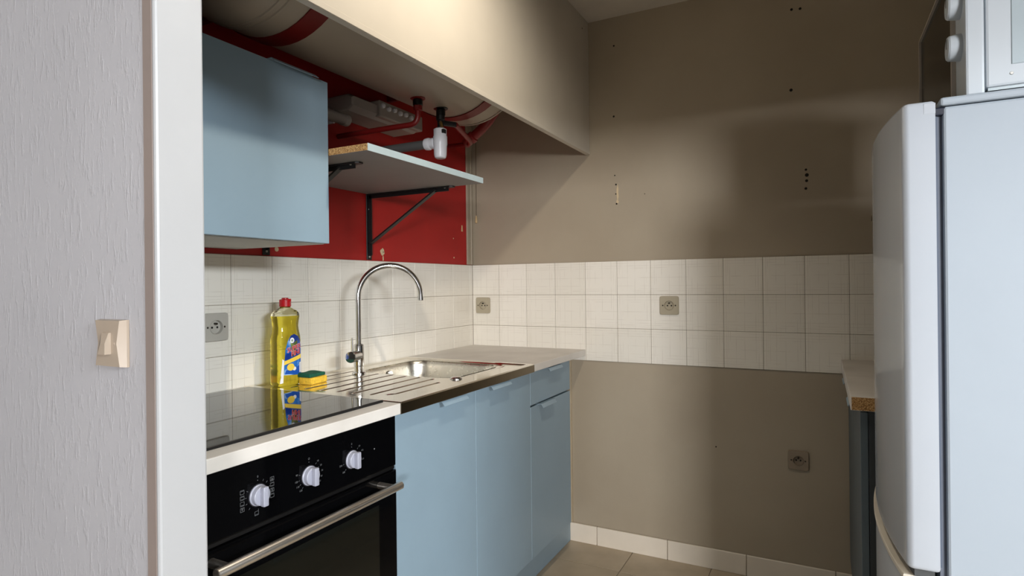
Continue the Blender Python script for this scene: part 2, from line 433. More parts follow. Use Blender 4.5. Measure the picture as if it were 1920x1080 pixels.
prism_b = prism(bmesh.new(), [(-0.092, 1.464), (-0.080, 1.464), (-0.083, 1.494), (-0.089, 1.494)], 'x', -0.0065, -0.004)
obj('wall_plug', prism_b, WOODP, wl)
hole(wl, 'x', -1.207, 1.324, .008, PLASTER, 'filled_hole')

# ------------------------------------------------------------------ soffit panel
sp = thing('boxing_panel', 'white painted boxing panel hung below the ceiling in front of the water heater', 'panel', (0.618, -0.9, 1.79))
obj('board', box(0.609, 0.628, YP1 + 0.001, 0.0045, 1.788, CEILZ, bev=0.0015, seg=1), WHITEP, sp)
obj('edge_strip', box(0.6275, 0.6305, YP1 + 0.001, 0.0045, 1.788, 1.803, bev=0.001, seg=1), WHITEP, sp)
for y, z in ((-0.075, 2.335), (-1.2, 2.33)):
    obj('screw_head', lathe(bmesh.new(), (0.6278, y, z), (1, 0, 0), [(0.004, 0), (0.003, 0.001)], 10), EARTHM, sp)
# ------------------------------------------------------------------ water heater behind it
wh = thing('water_heater', 'long white water heater tank with red straps under the ceiling', 'water heater', (0.33, -1.1, 1.84))
HX, HZ, HR = 0.33, 2.09, 0.25
prof = []
for i in range(9):
    a = PI / 2 * i / 8; prof.append((max(0.002, HR * math.sin(a)), -0.10 * math.cos(a)))
prof = [(r, h) for r, h in prof]
L = 1.06
full = [(r, h) for r, h in prof] + [(HR, L)] + [(max(0.002, HR * math.cos(PI / 2 * i / 8)), L + 0.06 * math.sin(PI / 2 * i / 8)) for i in range(1, 9)]
obj('tank', lathe(bmesh.new(), (HX, -1.60, HZ), (0, 1, 0), full, 56), TANKW, wh, ang=60)
for y0, y1, nm in ((-1.503, -1.447, 'strap'), (-0.665, -0.615, 'strap')):
    lathe_b = lathe(bmesh.new(), (HX, y0, HZ), (0, 1, 0), [(HR + 0.0005, 0), (HR + 0.004, 0), (HR + 0.004, y1 - y0), (HR + 0.0005, y1 - y0)], 56, cap=False)
    obj(nm, lathe_b, REDP, wh, ang=30)
for y in (-1.585, -1.565, -0.535):
    obj('seam_ring', lathe(bmesh.new(), (HX, y, HZ), (0, 1, 0), [(HR, 0), (HR + 0.003, 0.002), (HR + 0.003, 0.006), (HR, 0.008)], 56, cap=False), TANKW, wh, ang=30)
for y, mt in ((-0.905, REDP), (-0.767, BLACK)):
    obj('flange', lathe(bmesh.new(), (0.340, y, 1.846), (0, 0, -1), [(0.026, 0), (0.026, 0.006), (0.02, 0.008)], 24), mt, wh)
    obj('dielectric_union', lathe(bmesh.new(), (0.340, y, 1.838), (0, 0, -1), [(0.014, 0), (0.017, 0.003), (0.017, 0.02), (0.013, 0.024)], 16), BLACK, wh)
obj('wall_foot', box(-0.005, 0.09, -1.48, -1.46, 1.95, 2.2, bev=0.003), REDP, wh)
obj('wall_foot', box(-0.005, 0.09, -0.65, -0.63, 1.95, 2.2, bev=0.003), REDP, wh)
cv = thing('cable_cover', 'long pale grey plastic cover on the red wall below the water heater', 'cover', (0.06, -0.78, 1.80))
cvp = [(0.0, 1.815), (0.10, 1.815), (0.125, 1.83), (0.125, 1.862), (0.10, 1.875), (0.0, 1.875)]
obj('housing', prism(bmesh.new(), cvp, 'y', -0.99, -0.60, bev=0.012, seg=3), COVERM, cv)
obj('terminal_box', box(0.02, 0.135, -0.86, -0.595, 1.822, 1.882, bev=0.005), COVERM, cv)
for k in range(6):
    obj('terminal', lathe(bmesh.new(), (0.135, -0.845 + 0.034 * k, 1.862 - 0.004 * (k % 2)), (1, 0, 0), [(0.009, 0), (0.009, 0.008), (0.005, 0.012)], 10), PVC, cv)
pv = thing('pvc_stub_pipe', 'short pale pipe with an end cap along the red wall beside the wall cabinet', 'pipe', (0.03, -1.05, 1.79))
obj('pipe', tube(bmesh.new(), [(0.045, -1.34, 1.8), (0.045, -0.93, 1.8)], 0.021, 18), COVERM, pv)
obj('end_cap', lathe(bmesh.new(), (0.045, -0.955, 1.8), (0, 1, 0), [(0.0225, 0), (0.0225, 0.02), (0.018, 0.028), (0.006, 0.031)], 18), COVERM, pv)
obj('pipe_clip', box(-0.006, 0.045, -1.0, -0.99, 1.775, 1.825, bev=0.003), PVC, pv)
# siphon trap with its waste pipe
tp = thing('siphon_trap', 'small white plastic siphon trap hanging under the water heater', 'siphon', (0.345, -0.79, 1.655))
obj('cup', lathe(bmesh.new(), (0.352, -0.79, 1.655), (0, 0, 1), [(0.015, 0), (0.020, 0.003), (0.0225, 0.012), (0.024, 0.045), (0.0255, 0.05), (0.0255, 0.078), (0.0235, 0.082), (0.0235, 0.104), (0.018, 0.108)], 28), PVC, tp)
obj('overflow_slot', box(0.352, 0.378, -0.806, -0.790, 1.742, 1.756, bev=0.001, seg=1), DARK, tp)
nt = obj('nut', lathe(bmesh.new(), (0.332, -0.79, 1.713), (-1, 0, 0), [(0.012, 0), (0.02, 0.003), (0.02, 0.014), (0.015, 0.016), (0.015, 0.022), (0.021, 0.024), (0.0225, 0.03), (0.021, 0.042), (0.014, 0.046)], 22), PVC, tp)
obj('waste_pipe', tube(bmesh.new(), [(0.29, -0.79, 1.713), (-0.004, -0.79, 1.713)], 0.0165, 16), PVCG, tp)
sg = thing('safety_valve', 'brass and red painted safety valve above the white siphon trap', 'valve', (0.345, -0.775, 1.76))
obj('valve_body', lathe(bmesh.new(), (0.342, -0.772, 1.765), (0, 0, 1), [(0.008, 0), (0.012, 0.006), (0.012, 0.03), (0.016, 0.034), (0.016, 0.05)], 16), BLKMET, sg)
obj('drip_spout', tube(bmesh.new(), [(0.346, -0.778, 1.79), (0.358, -0.785, 1.765), (0.355, -0.788, 1.755)], 0.006, 10), plain('brass', (150, 120, 70), 0.35, metal=0.8), sg)
obj('side_port', tube(bmesh.new(), [(0.342, -0.772, 1.79), (0.372, -0.72, 1.79)], 0.010, 12), BLKMET, sg)
rp = thing('red_hot_pipe', 'red painted elbow pipe dropping from the water heater to the wall', 'pipe', (0.34, -0.905, 1.75))
obj('pipe', tube(bmesh.new(), smoothpath([(0.340, -0.905, 1.818), (0.340, -0.905, 1.755), (0.20, -0.93, 1.748), (0.0, -0.93, 1.748)], 0.045, 8), 0.0095, 14), REDP, rp)
obj('union_nut', lathe(bmesh.new(), (0.340, -0.905, 1.819), (0, 0, -1), [(0.0115, 0), (0.0155, 0.003), (0.0155, 0.017), (0.0115, 0.021)], 8), REDP, rp, ang=20)
rc = thing('red_cold_pipe', 'red painted supply pipe running from the safety valve to the corner', 'pipe', (0.25, -0.4, 1.80))
obj('pipe', tube(bmesh.new(), smoothpath([(0.372, -0.72, 1.79), (0.34, -0.56, 1.765), (0.26, -0.44, 1.79), (0.0, -0.20, 1.86)], 0.05, 8), 0.010, 14), REDP, rc)
obj('large_branch', tube(bmesh.new(), smoothpath([(0.235, -0.43, 1.795), (0.35, -0.44, 1.865), (0.40, -0.44, 1.93)], 0.05, 6), 0.020, 16), REDP, rc)
obj('collar', lathe(bmesh.new(), (0.26, -0.435, 1.81), (0.8, 0, 0.5), [(0.019, 0), (0.025, 0.004), (0.025, 0.022), (0.019, 0.026)], 16), REDP, rc)

# ------------------------------------------------------------------ worktops, sink, hob
ZW0, ZW1 = 0.872, 0.900
obj_w = obj('worktop', box(0.0005, 0.60, -1.944, -1.3445, ZW0, ZW1, bev=0.002), WORKTOP)
tag(obj_w, 'pale worktop section under the black hob, left of the sink', 'worktop')
obj_w2 = obj('worktop', box(0.0005, 0.60, -0.5445, -0.0005, ZW0, ZW1, bev=0.002), WORKTOP)
tag(obj_w2, 'pale worktop section in the corner, between the sink and the far wall', 'worktop')
hb = thing('hob', 'black glass hob set in the worktop beside the drainer', 'hob', (0.30, -1.65, ZW1))
obj('glass', box(0.045, 0.548, -1.925, -1.357, ZW1 + 0.0005, ZW1 + 0.006, bev=0.0012), HOBG, hb)
obj('front_rim', box(0.5475, 0.553, -1.926, -1.356, ZW1 + 0.0002, ZW1 + 0.0066, bev=0.001, seg=1), BLACK, hb)

SY0, SY1, SX0, SX1 = -1.3435, -0.5455, 0.0012, 0.60
GR = [(0.075, -1.285, -0.935), (0.137, -1.285, -0.925), (0.199, -1.285, -0.949), (0.261, -1.285, -0.952), (0.322, -1.283, -0.961), (0.381, -1.281, -0.963), (0.442, -1.279, -0.973), (0.498, -1.262, -1.022)]
BX0, BX1, BY0, BY1, BR = 0.085, 0.488, -0.948, -0.592, 0.075
def rr_sd(x, y, x0, x1, y0, y1, r):
    cx, cy = (x0 + x1) / 2, (y0 + y1) / 2; qx = abs(x - cx) - (x1 - x0) / 2 + r; qy = abs(y - cy) - (y1 - y0) / 2 + r
    return math.hypot(max(qx, 0), max(qy, 0)) + min(max(qx, qy), 0) - r
def sink_h(x, y):
    e = min(x - SX0, SX1 - x, y - SY0, SY1 - y)           # distance from the outer edge
    h = 0.0
    h -= 0.004 * max(0.0, min(1.0, (e - 0.022) / 0.008)) if True else 0
    if e < 0.004: h -= 0.003 * (1 - e / 0.004) ** 2
    for gx, g0, g1 in GR:
        c = gx if not (gx > 0.49 and y < -1.235) else gx - 0.6 * (-1.235 - y)
        if g0 < y < g1:
            t = min(1.0, (y - g0) / 0.012, (g1 - y) / 0.012); d = abs(x - c)
            if d < 0.006: h -= 0.006 * t * (0.5 + 0.5 * math.cos(PI * d / 0.006))
    sd = rr_sd(x, y, BX0 - 0.028, BX1 + 0.024, BY0 - 0.0, BY1 + 0.03, 0.085)
    if -0.03 < sd < 0.006: h -= 0.0025 * max(0, min(1, (0.003 - sd) / 0.006))
    return h
def fine(a, b, base, marks, w, step):
    s = {round(a, 5), round(b, 5)}
    k = int((b - a) / base)
    for i in range(k + 1): s.add(round(a + (b - a) * i / k, 5))
    for mk in marks:
        n = int(w / step)
        for i in range(-n, n + 1):
            v = mk + i * step
            if a < v < b: s.add(round(v, 5))
    s = sorted(s); out = [s[0]]
    for v in s[1:]:
        if v - out[-1] > 0.0007: out.append(v)
    out[-1] = b; return out
gx_ = fine(SX0, SX1, 0.006, [g[0] for g in GR] + [SX0 + 0.002, SX1 - 0.002, SX0 + 0.026, SX1 - 0.026], 0.006, 0.0012)
gy_ = fine(SY0, SY1, 0.005, [SY0 + 0.002, SY1 - 0.002, SY0 + 0.026, SY1 - 0.026], 0.006, 0.002)
b = bmesh.new(); ZS = ZW1 + 0.0018
V = [[b.verts.new((x, y, ZS + sink_h(x, y))) for y in gy_] for x in gx_]
for i in range(len(gx_) - 1):
    for j in range(len(gy_) - 1):
        if rr_sd((gx_[i] + gx_[i + 1]) / 2, (gy_[j] + gy_[j + 1]) / 2, BX0, BX1, BY0, BY1, BR) < -0.004: continue
        b.faces.new((V[i][j], V[i + 1][j], V[i + 1][j + 1], V[i][j + 1]))
bmesh.ops.delete(b, geom=[v for v in b.verts if not v.link_faces], context='VERTS')
sk_ = thing('sink', 'stainless steel sink with a ribbed drainer and one bowl set in the worktop', 'sink', (0.3, -0.944, ZW1))
obj('drainer_plate', b, STEEL, sk_, ang=70)
# rim walls and front apron
b = bmesh.new(); bx(b, 0.5965, 0.6005, SY0, SY1, ZW0 - 0.001, ZS - 0.003, bev=0.0012); bx(b, SX0, 0.5965, SY0, SY0 + 0.0015, ZW0, ZS - 0.004); bx(b, SX0, 0.5965, SY1 - 0.0015, SY1, ZW0, ZS - 0.004)
obj('front_apron', b, mat_steel('apron_steel', (150, 140, 122), 0.22), sk_)
# bowl
b = bmesh.new(); rings = []
for off, dz, rr in ((0.003, -0.0052, BR + .003), (0.0, -0.0056, BR), (-0.004, -0.0085, BR - .004), (-0.007, -0.02, BR - .007), (-0.014, -0.11, BR - .012), (-0.022, -0.135, BR - .016), (-0.042, -0.148, BR - 0.03), (-0.1, -0.151, 0.03)):
    rings.append([b.verts.new((x, y, ZS + dz)) for x, y in rrect(BX0 - off, BX1 + off, BY0 - off, BY1 + off, rr, 10)])
for A, B in zip(rings, rings[1:]):
    n = len(A)
    for i in range(n): b.faces.new((A[i], A[(i + 1) % n], B[(i + 1) % n], B[i]))
b.faces.new(rings[-1])
obj('bowl', b, mat_steel('satin_bowl_steel', (222, 217, 206), 0.30, (60, 60, 60)), sk_, ang=60)
obj('drain', lathe(bmesh.new(), (0.287, -0.77, ZS - 0.151), (0, 0, 1), [(0.045, 0), (0.045, 0.002), (0.036, 0.003), (0.034, 0.0)], 28), CHROME, sk_)
obj('overflow', lathe(bmesh.new(), (BX0 + 0.0105, -0.77, ZS - 0.04), (1, 0, 0), [(0.016, 0), (0.016, 0.003), (0.01, 0.004)], 20), CHROME, sk_)
obj('plug_knob', lathe(bmesh.new(), (0.508, -0.942, ZS - 0.0045), (0, 0, 1), [(0.021, 0), (0.021, 0.003), (0.017, 0.0045), (0.0165, 0.0058), (0.014, 0.0068), (0.004, 0.007)], 28), CHROME, sk_)

# ------------------------------------------------------------------ mixer tap
FX, FY = 0.134, -0.982; Z0 = ZS - 0.0038
fc = thing('mixer_tap', 'tall chrome gooseneck mixer tap on the steel drainer', 'tap', (FX, FY, Z0))
obj('base_ring', lathe(bmesh.new(), (FX, FY, Z0), (0, 0, 1), [(0.024, 0), (0.024, 0.004), (0.0195, 0.007)], 28), CHROME, fc)
obj('body', lathe(bmesh.new(), (FX, FY, Z0 + 0.006), (0, 0, 1), [(0.0155, 0), (0.0155, 0.020), (0.0175, 0.022), (0.0175, 0.092), (0.016, 0.094), (0.016, 0.0965), (0.011, 0.098)], 30), CHROME, fc)
d = Vector((0.6194, 0.7851, 0)); R_ = 0.111; zc = 1.162
pts = [Vector((FX, FY, Z0 + 0.1)), Vector((FX, FY, 1.05)), Vector((FX, FY, 1.12))]
for i in range(0, 29):
    a = PI - (PI + math.radians(2)) * i / 28; pts.append(Vector((FX, FY, zc)) + d * (R_ + R_ * math.cos(a)) + Vector((0, 0, R_ * math.sin(a))))
obj('spout', tube(bmesh.new(), pts, 0.0098, 20), CHROME, fc, ang=60)
e = pts[-1]; e2 = (pts[-1] - pts[-2]).normalized()
obj('aerator', lathe(bmesh.new(), e - e2 * 0.004, e2, [(0.0108, 0), (0.0108, 0.014), (0.009, 0.015)], 20), CHROME, fc)
ld = Vector((0.30, -0.954, 0.0)).normalized(); hz = 0.962
lh = obj('lever_hub', lathe(bmesh.new(), Vector((FX, FY, hz)) + ld * 0.008, ld, [(0.0175, 0), (0.0175, 0.034), (0.0192, 0.035), (0.0192, 0.058), (0.0175, 0.060)], 26), CHROME, fc)
lp = Vector((FX, FY, hz)) + ld * 0.052
obj('lever', tube(bmesh.new(), [lp + Vector((0, 0, 0.012)), lp + Vector((0, 0, 0.04)), lp + Vector((0, 0, 0.064))], [0.0042, 0.0036, 0.003], 12), CHROME, lh)

# ------------------------------------------------------------------ washing-up liquid bottle
BXc, BYc, BZ = 0.086, -1.256, ZS - 0.004
bt = thing('detergent_bottle', 'clear bottle of yellow washing-up liquid with a red cap and blue label', 'bottle', (BXc, BYc, BZ))
BP = [(0.0, .036, .022), (0.002, .042, .0265), (0.008, .0455, .0295), (0.03, .0462, .030), (0.135, .0455, .030), (0.150, .0445, .0295), (0.168, .0405, .0272), (0.182, .0388, .0258), (0.200, .0412, .0266), (0.212, .0438, .0275), (0.221, .0425, .0265), (0.230, .034, .0235), (0.237, .022, .0185), (0.240, .0155, .0150), (0.2435, .0140, .0140)]
def bprof(z):
    for (a, b_) in zip(BP, BP[1:]):
        if a[0] <= z <= b_[0]:
            t = (z - a[0]) / (b_[0] - a[0]); return a[1] + (b_[1] - a[1]) * t, a[2] + (b_[2] - a[2]) * t
    return BP[-1][1], BP[-1][2]
def bsec(wy, wx, n=40):
    """super-elliptic section"""
    k = 3.2 if wy > 0.03 else 2.2; out = []
    for i in range(n):
        a = 2 * PI * i / n; c, s = math.cos(a), math.sin(a)
        out.append((wx * math.copysign(abs(c) ** (2 / k), c), wy * math.copysign(abs(s) ** (2 / k), s)))
    return out
def bottle_mesh(off, z_from, z_to, steps, ribs=True):
    b = bmesh.new(); rings = []
    zz = [z_from + (z_to - z_from) * i / steps for i in range(steps + 1)]
    for z in zz:
        wy, wx = bprof(z); ring = []
        for (px, py) in bsec(max(wy - off, .004), max(wx - off, .004)):
            r = 0.0
            if ribs and 0.045 < z < 0.135 and abs(py) > wy * 0.72:
                r = 0.0012 * (0.5 - 0.5 * math.cos(2 * PI * (z - 0.045) / 0.015)) * min(1, (abs(py) / wy - .72) / .1)
            ring.append(b.verts.new((BXc + px, BYc + py - math.copysign(r, py), BZ + z)))
        rings.append(ring)
    for A, B in zip(rings, rings[1:]):
        n = len(A)
        for i in range(n): b.faces.new((A[i], A[(i + 1) % n], B[(i + 1) % n], B[i]))
    b.faces.new(rings[0][::-1]); b.faces.new(rings[-1]); return b
obj('clear_shoulder', bottle_mesh(0.0, 0.2142, 0.2435, 30), SHELL, bt, ang=50)
obj('liquid_filled_body', bottle_mesh(0.0, 0.0, 0.214, 90), LIQ, bt, ang=50)
cp = obj('cap', lathe(bmesh.new(), (BXc, BYc, BZ + 0.2425), (0, 0, 1), [(0.0165, 0), (0.0175, 0.001), (0.0172, 0.021), (0.015, 0.0225), (0.0105, 0.0232), (0.0100, 0.0262), (0.008, 0.0272)], 26), CAPR, bt)
obj('hinge_tab', box(BXc + 0.012, BXc + 0.0185, BYc - 0.008, BYc + 0.008, BZ + 0.258, BZ + 0.2665, bev=0.001, seg=1), CAPR, cp)
def onb(u, z, off):
    """point on the front of the bottle; u along +y, z above the base"""
    wy, wx = bprof(z); t = min(0.995, abs(u) / wy); return (BXc + wx * (1 - t ** 3.2) ** (1 / 3.2) + off, BYc + u, BZ + z)
def patch(poly, off, step=0.004):
    """flat print following the bottle's front; poly in (u, z)"""
    b = bmesh.new()
    f = b.faces.new([b.verts.new((u, z, 0)) for u, z in poly])
    lo = min(u for u, z in poly); hi = max(u for u, z in poly)
    n = int((hi - lo) / step)
    for i in range(1, n + 1):
        c = lo + (hi - lo) * i / (n + 1)
        bmesh.ops.bisect_plane(b, geom=b.verts[:] + b.edges[:] + b.faces[:], plane_co=(c, 0, 0), plane_no=(1, 0, 0))
    for v in b.verts: v.co = Vector(onb(v.co.x, v.co.y, off))
    return b
LU0, LU1 = -0.029, 0.0365
lab_poly = [(LU0 - 0.003, 0.036), (LU1, 0.030), (LU1, 0.118), (0.031, 0.138), (0.022, 0.151), (0.008, 0.158), (-0.006, 0.154), (-0.018, 0.138), (LU0 + 0.003, 0.112), (LU0, 0.08)]
lb = obj('label', patch(lab_poly, 0.0006), LABEL, bt)
lb['label'] = 'blue label lettered SUPER FINI'
obj('label_edge', patch([(LU0 - 0.012, 0.010), (LU0 - 0.004, 0.012), (LU0 - 0.001, 0.08), (LU0 - 0.006, 0.085)], 0.0005), LWHITE, bt)
obj('label_top_field', patch([(-0.014, 0.140), (0.000, 0.128), (0.018, 0.140), (0.028, 0.132), (0.031, 0.138), (0.022, 0.151), (0.008, 0.158), (-0.006, 0.154)], 0.0008), LBLUE, lb)
obj('label_bottom_field', patch([(LU0, 0.038), (LU1, 0.032), (LU1, 0.066), (0.010, 0.052), (LU0 + 0.004, 0.05)], 0.0008), plain('label_royal_ink', (24, 84, 180), 0.35), lb)
obj('label_band', patch([(LU0 - 0.002, 0.066), (LU1, 0.082), (LU1, 0.095), (LU0, 0.078)], 0.0010), LYEL, lb)
obj('lemon', patch([(-0.008 + 0.014 * math.cos(2 * PI * i / 20), 0.058 + 0.011 * math.sin(2 * PI * i / 20)) for i in range(20)], 0.0012, 0.003), LYEL, lb)
obj('splash', patch([(0.006 + 0.007 * math.cos(2 * PI * i / 12), 0.052 + 0.006 * math.sin(2 * PI * i / 12)) for i in range(12)], 0.0011, 0.003), LWHITE, lb)
obj('side_panel', patch([(0.027, 0.038), (0.034, 0.037), (0.034, 0.07), (0.027, 0.068)], 0.0011, 0.003), LWHITE, lb)
ring = [(-0.002 + 0.0085 * math.cos(2 * PI * i / 20), 0.139 + 0.0085 * math.sin(2 * PI * i / 20)) for i in range(20)]
lg = obj('round_logo', patch(ring, 0.0013, 0.003), LWHITE, lb)
obj('logo_swirl', patch([(-0.002 + 0.0036 * math.cos(2 * PI * i / 12), 0.139 + 0.0036 * math.sin(2 * PI * i / 12)) for i in range(12)], 0.0016, 0.003), plain('logo_grey_green', (130, 160, 140), 0.4), lg)
def slant(cu, cz, off):
    a = math.radians(13)
    return lambda x, y: onb(cu + (x + 0.18 * y) * math.cos(a) - y * math.sin(a), cz + (x + 0.18 * y) * math.sin(a) + y * math.cos(a), off)
for s, cu, cz, sz in (('SUPER', 0.0055, 0.115, 0.0200), ('FINI', 0.0110, 0.100, 0.0205)):
    for k, (dx, dz) in enumerate(((-.0009, 0), (.0009, 0), (0, .0009), (0, -.0009))):
        q = text_bm(s, sz, slant(cu + dx, cz + dz, 0.0016 + 0.00004 * k))
        bb = q if k == 0 else merge(bb, q)
    obj('lettering_outline', bb, LWHITE, lb)
    q = text_bm(s, sz, slant(cu, cz, 0.0021)); 
    for dx in (-0.0005, 0.0005): q = merge(q, text_bm(s, sz, slant(cu + dx, cz, 0.0021 + abs(dx) * .1)))
    obj('lettering', q, LRED, lb)
# sponge
sg_ = thing('sponge', 'yellow sponge with a green scouring pad beside the bottle', 'sponge', (0.135, -1.193, ZS - 0.004))
def rotbox(cx, cy, lx, ly, z0, z1, ang, bev, shear=0.0):
    b = box(-lx / 2, lx / 2, -ly / 2, ly / 2, z0, z1, bev=bev, seg=3)
    bmesh.ops.subdivide_edges(b, edges=[e_ for e_ in b.edges if e_.calc_length() > 0.02], cuts=5)
    c, s = math.cos(ang), math.sin(ang)
    for v in b.verts:
        x, y = v.co.x, v.co.y; w = 0.0012 * math.sin(90 * x + 3) + 0.001 * math.sin(130 * y + 80 * v.co.z)
        v.co = Vector((cx + c * x - s * y, cy + s * x + c * y, v.co.z + w * (1 if v.co.z > z0 + .004 else 0)))
    return b
obj('foam', rotbox(0.136, -1.193, 0.050, 0.076, ZS - 0.004, ZS + 0.018, 0.12, 0.004), FOAM, sg_)
obj('scouring_pad', rotbox(0.132, -1.196, 0.050, 0.074, ZS + 0.018, ZS + 0.030, 0.12, 0.003), SCOUR, sg_)

# ------------------------------------------------------------------ oven and its housing
oh = thing('oven_housing', 'pale board housing around the black oven below the hob', 'cabinet', (0.29, -1.644, FLOOR))
for y0, y1 in ((-1.944, -1.928), (-1.359, -1.3435)):
    obj('side_panel', box(0.002, 0.562, y0, y1, 0.16, 0.871), BODYB, oh)
obj('base_panel', box(0.002, 0.562, -1.928, -1.359, 0.16, 0.178), BODYB, oh)
obj('lower_drawer_front', box(0.563, 0.58, -1.942, -1.346, 0.162, 0.268, bev=0.0015), BLUE, oh)
ov = thing('oven', 'black built-in oven with three white knobs and a steel bar handle', 'oven', (0.29, -1.637, 0.27))
obj('cavity', box(0.03, 0.562, -1.925, -1.362, 0.275, 0.865), BLACK, ov)
cpn = obj('control_panel', box(0.563, 0.583, -1.934, -1.3465, 0.7405, 0.866, bev=0.0015), BLACKG, ov)
dr = obj('oven_door', box(0.563, 0.585, -1.934, -1.3465, 0.272, 0.729, bev=0.002), BLACKG, ov)
obj('vent_strip', box(0.563, 0.579, -1.934, -1.3465, 0.7305, 0.739, bev=0.001, seg=1), BLACK, ov)
obj('door_window', box(0.5845, 0.5856, -1.86, -1.415, 0.33, 0.66, bev=0.0003, seg=1), plain('oven_window_tint', (18, 18, 14), 0.05), dr)
HB = obj('handle_bar', lathe(bmesh.new(), (0.632, -1.893, 0.708), (0, 1, 0), [(0.0085, 0), (0.0098, 0.001), (0.0098, 0.505), (0.0085, 0.506)], 24), BARSTEEL, dr)
for y in (-1.868, -1.413):
    obj('handle_post', lathe(bmesh.new(), (0.585, y, 0.708), (1, 0, 0), [(0.0085, 0), (0.0085, 0.042)], 18), BARSTEEL, HB)
def knob(y, z, ang):
    k = obj('knob', lathe(bmesh.new(), (0.5832, y, z), (1, 0, 0), [(0.0205, 0), (0.0205, 0.002), (0.0188, 0.004), (0.0184, 0.012), (0.017, 0.0135), (0.006, 0.014)], 32), KNOBW, cpn)
    g = box(-0.0002, 0.0105, -0.0058, 0.0058, -0.0188, 0.0188, bev=0.0022, seg=3)
    for v in g.verts:
        t = abs(v.co.z) / 0.0188; s = 0.78 + 0.3 * t
        y_, z_ = v.co.y * s, v.co.z
        v.co = Vector((0.5968 + v.co.x, y + y_ * math.cos(ang) - z_ * math.sin(ang), z + y_ * math.sin(ang) + z_ * math.cos(ang)))
    obj('grip', g, KNOBW, k)
    obj('dial_ring', lathe(bmesh.new(), (0.5831, y, z), (1, 0, 0), [(0.0222, 0), (0.0222, 0.0006), (0.0214, 0.0008)], 32), plain('dial_ring_dark', (30, 30, 34), 0.4), cpn)
for y in (-1.766, -1.636, -1.506): knob(y, 0.797, 0.0)
PX = 0.5834
def pr(b, y, z, w, h): bx(b, PX, PX + 0.0002, y - w / 2, y + w / 2, z - h / 2, z + h / 2)
def icon(y, z, kind):
    b = bmesh.new(); w, h, t = 0.0085, 0.0075, 0.0006
    pr(b, y, z + h / 2, w, t); pr(b, y, z - h / 2, w, t); pr(b, y - w / 2, z, t, h); pr(b, y + w / 2, z, t, h)
    if kind & 1: pr(b, y, z + h * .3, w * .7, t)
    if kind & 2: pr(b, y, z - h * .3, w * .7, t)
    if kind & 4: pr(b, y, z, t * 2, h * .5); pr(b, y, z, w * .4, t * 2)
    obj('function_icon', b, PRINT, cpn)
def tick(y, z, a, r0, r1):
    b = bmesh.new(); c, s = math.cos(a), math.sin(a)
    vs = [(y + c * r - s * w, z + s * r + c * w) for r, w in ((r0, -.0003), (r1, -.0003), (r1, .0003), (r0, .0003))]
    prism(b, vs, 'x', PX, PX + 0.0002); obj('dial_tick', b, PRINT, cpn)
def word(s, y, z, size=0.0062):
    obj('dial_number', text_bm(s, size, lambda u, v: (PX + 0.0003, y + u, z + v)), PRINT, cpn)
ky = -1.766
for k, zz in enumerate((0.020, 0.009, -0.002, -0.013)): icon(ky - 0.036, 0.797 + zz - 0.004, (1, 3, 2, 5)[k])
for k, zz in enumerate((0.026, 0.015, 0.004, -0.007)): icon(ky + 0.033, 0.797 + zz - 0.004, (6, 3, 7, 1)[k])
icon(ky - 0.004, 0.797 - 0.034, 2)
for a in (150, 175, 200, 225, 270, 20, 45, 65, -10): tick(ky, 0.797, math.radians(a), 0.0265, 0.0305)
for y in (-1.766, -1.636, -1.506):
    b = lathe(bmesh.new(), (PX, y - 0.001, 0.797 + 0.029), (1, 0, 0), [(0.0009, 0), (0.0009, 0.0002)], 8); obj('zero_dot', b, PRINT, cpn)
    word('0' if y != -1.636 else 'O', y - 0.001, 0.797 + 0.036)
for s, a in (('10', 48), ('20', 24), ('30', 2), ('40', -18), ('50', -36), ('90', 163), ('100', 187), ('110', 207), ('120', 228)):
    word(s, -1.636 + 0.036 * math.cos(math.radians(a)), 0.797 + 0.034 * math.sin(math.radians(a)), 0.0056); tick(-1.636, 0.797, math.radians(a), 0.0262, 0.030)
for s, a in (('50', 48), ('100', 22), ('150', -14), ('250', 190), ('200', 222)):
    word(s, -1.506 + 0.037 * math.cos(math.radians(a)), 0.797 + 0.034 * math.sin(math.radians(a)), 0.0056); tick(-1.506, 0.797, math.radians(a), 0.0262, 0.030)
obj('pilot_light', lathe(bmesh.new(), (PX - 0.0002, -1.428, 0.802), (1, 0, 0), [(0.002, 0), (0.002, 0.0006)], 10), PRINT, cpn)

# ------------------------------------------------------------------ base cabinets
def pull(parent, y0, y1, x, ztop, up=False):
    """folded edge pull: a thin plate over the top of the front that bends out and down"""
    if not up: poly = [(x - 0.012, ztop), (x - 0.012, ztop + 0.0015), (x + 0.014, ztop + 0.0015), (x + 0.024, ztop - 0.0115), (x + 0.0225, ztop - 0.0125), (x + 0.0135, ztop)]
    else: poly = [(x - 0.012, ztop), (x - 0.012, ztop + 0.0015), (x + 0.012, ztop + 0.0015), (x + 0.024, ztop - 0.008), (x + 0.0228, ztop - 0.009), (x + 0.0115, ztop)]
    return obj('handle', prism(bmesh.new(), poly, 'y', y0, y1), BLUEH, parent, ang=20)
def carcass(root, y0, y1):
    t = 0.016
    b = box(0.002, 0.561, y0, y0 + t, 0.16, 0.8705); bx(b, 0.002, 0.561, y1 - t, y1, 0.16, 0.8705); bx(b, 0.002, 0.561, y0 + t, y1 - t, 0.16, 0.16 + t); bx(b, 0.002, 0.008, y0 + t, y1 - t, 0.176, 0.7)
    obj('body', b, BODYB, root)
DX0, DX1 = 0.5625, 0.58; DZ0, DZ1 = 0.160, 0.8665
c1 = thing('base_cabinet', 'blue-grey base cabinet with one tall door, next to the oven', 'cabinet', (0.29, -1.142, FLOOR)); carcass(c1, -1.342, -0.9425)
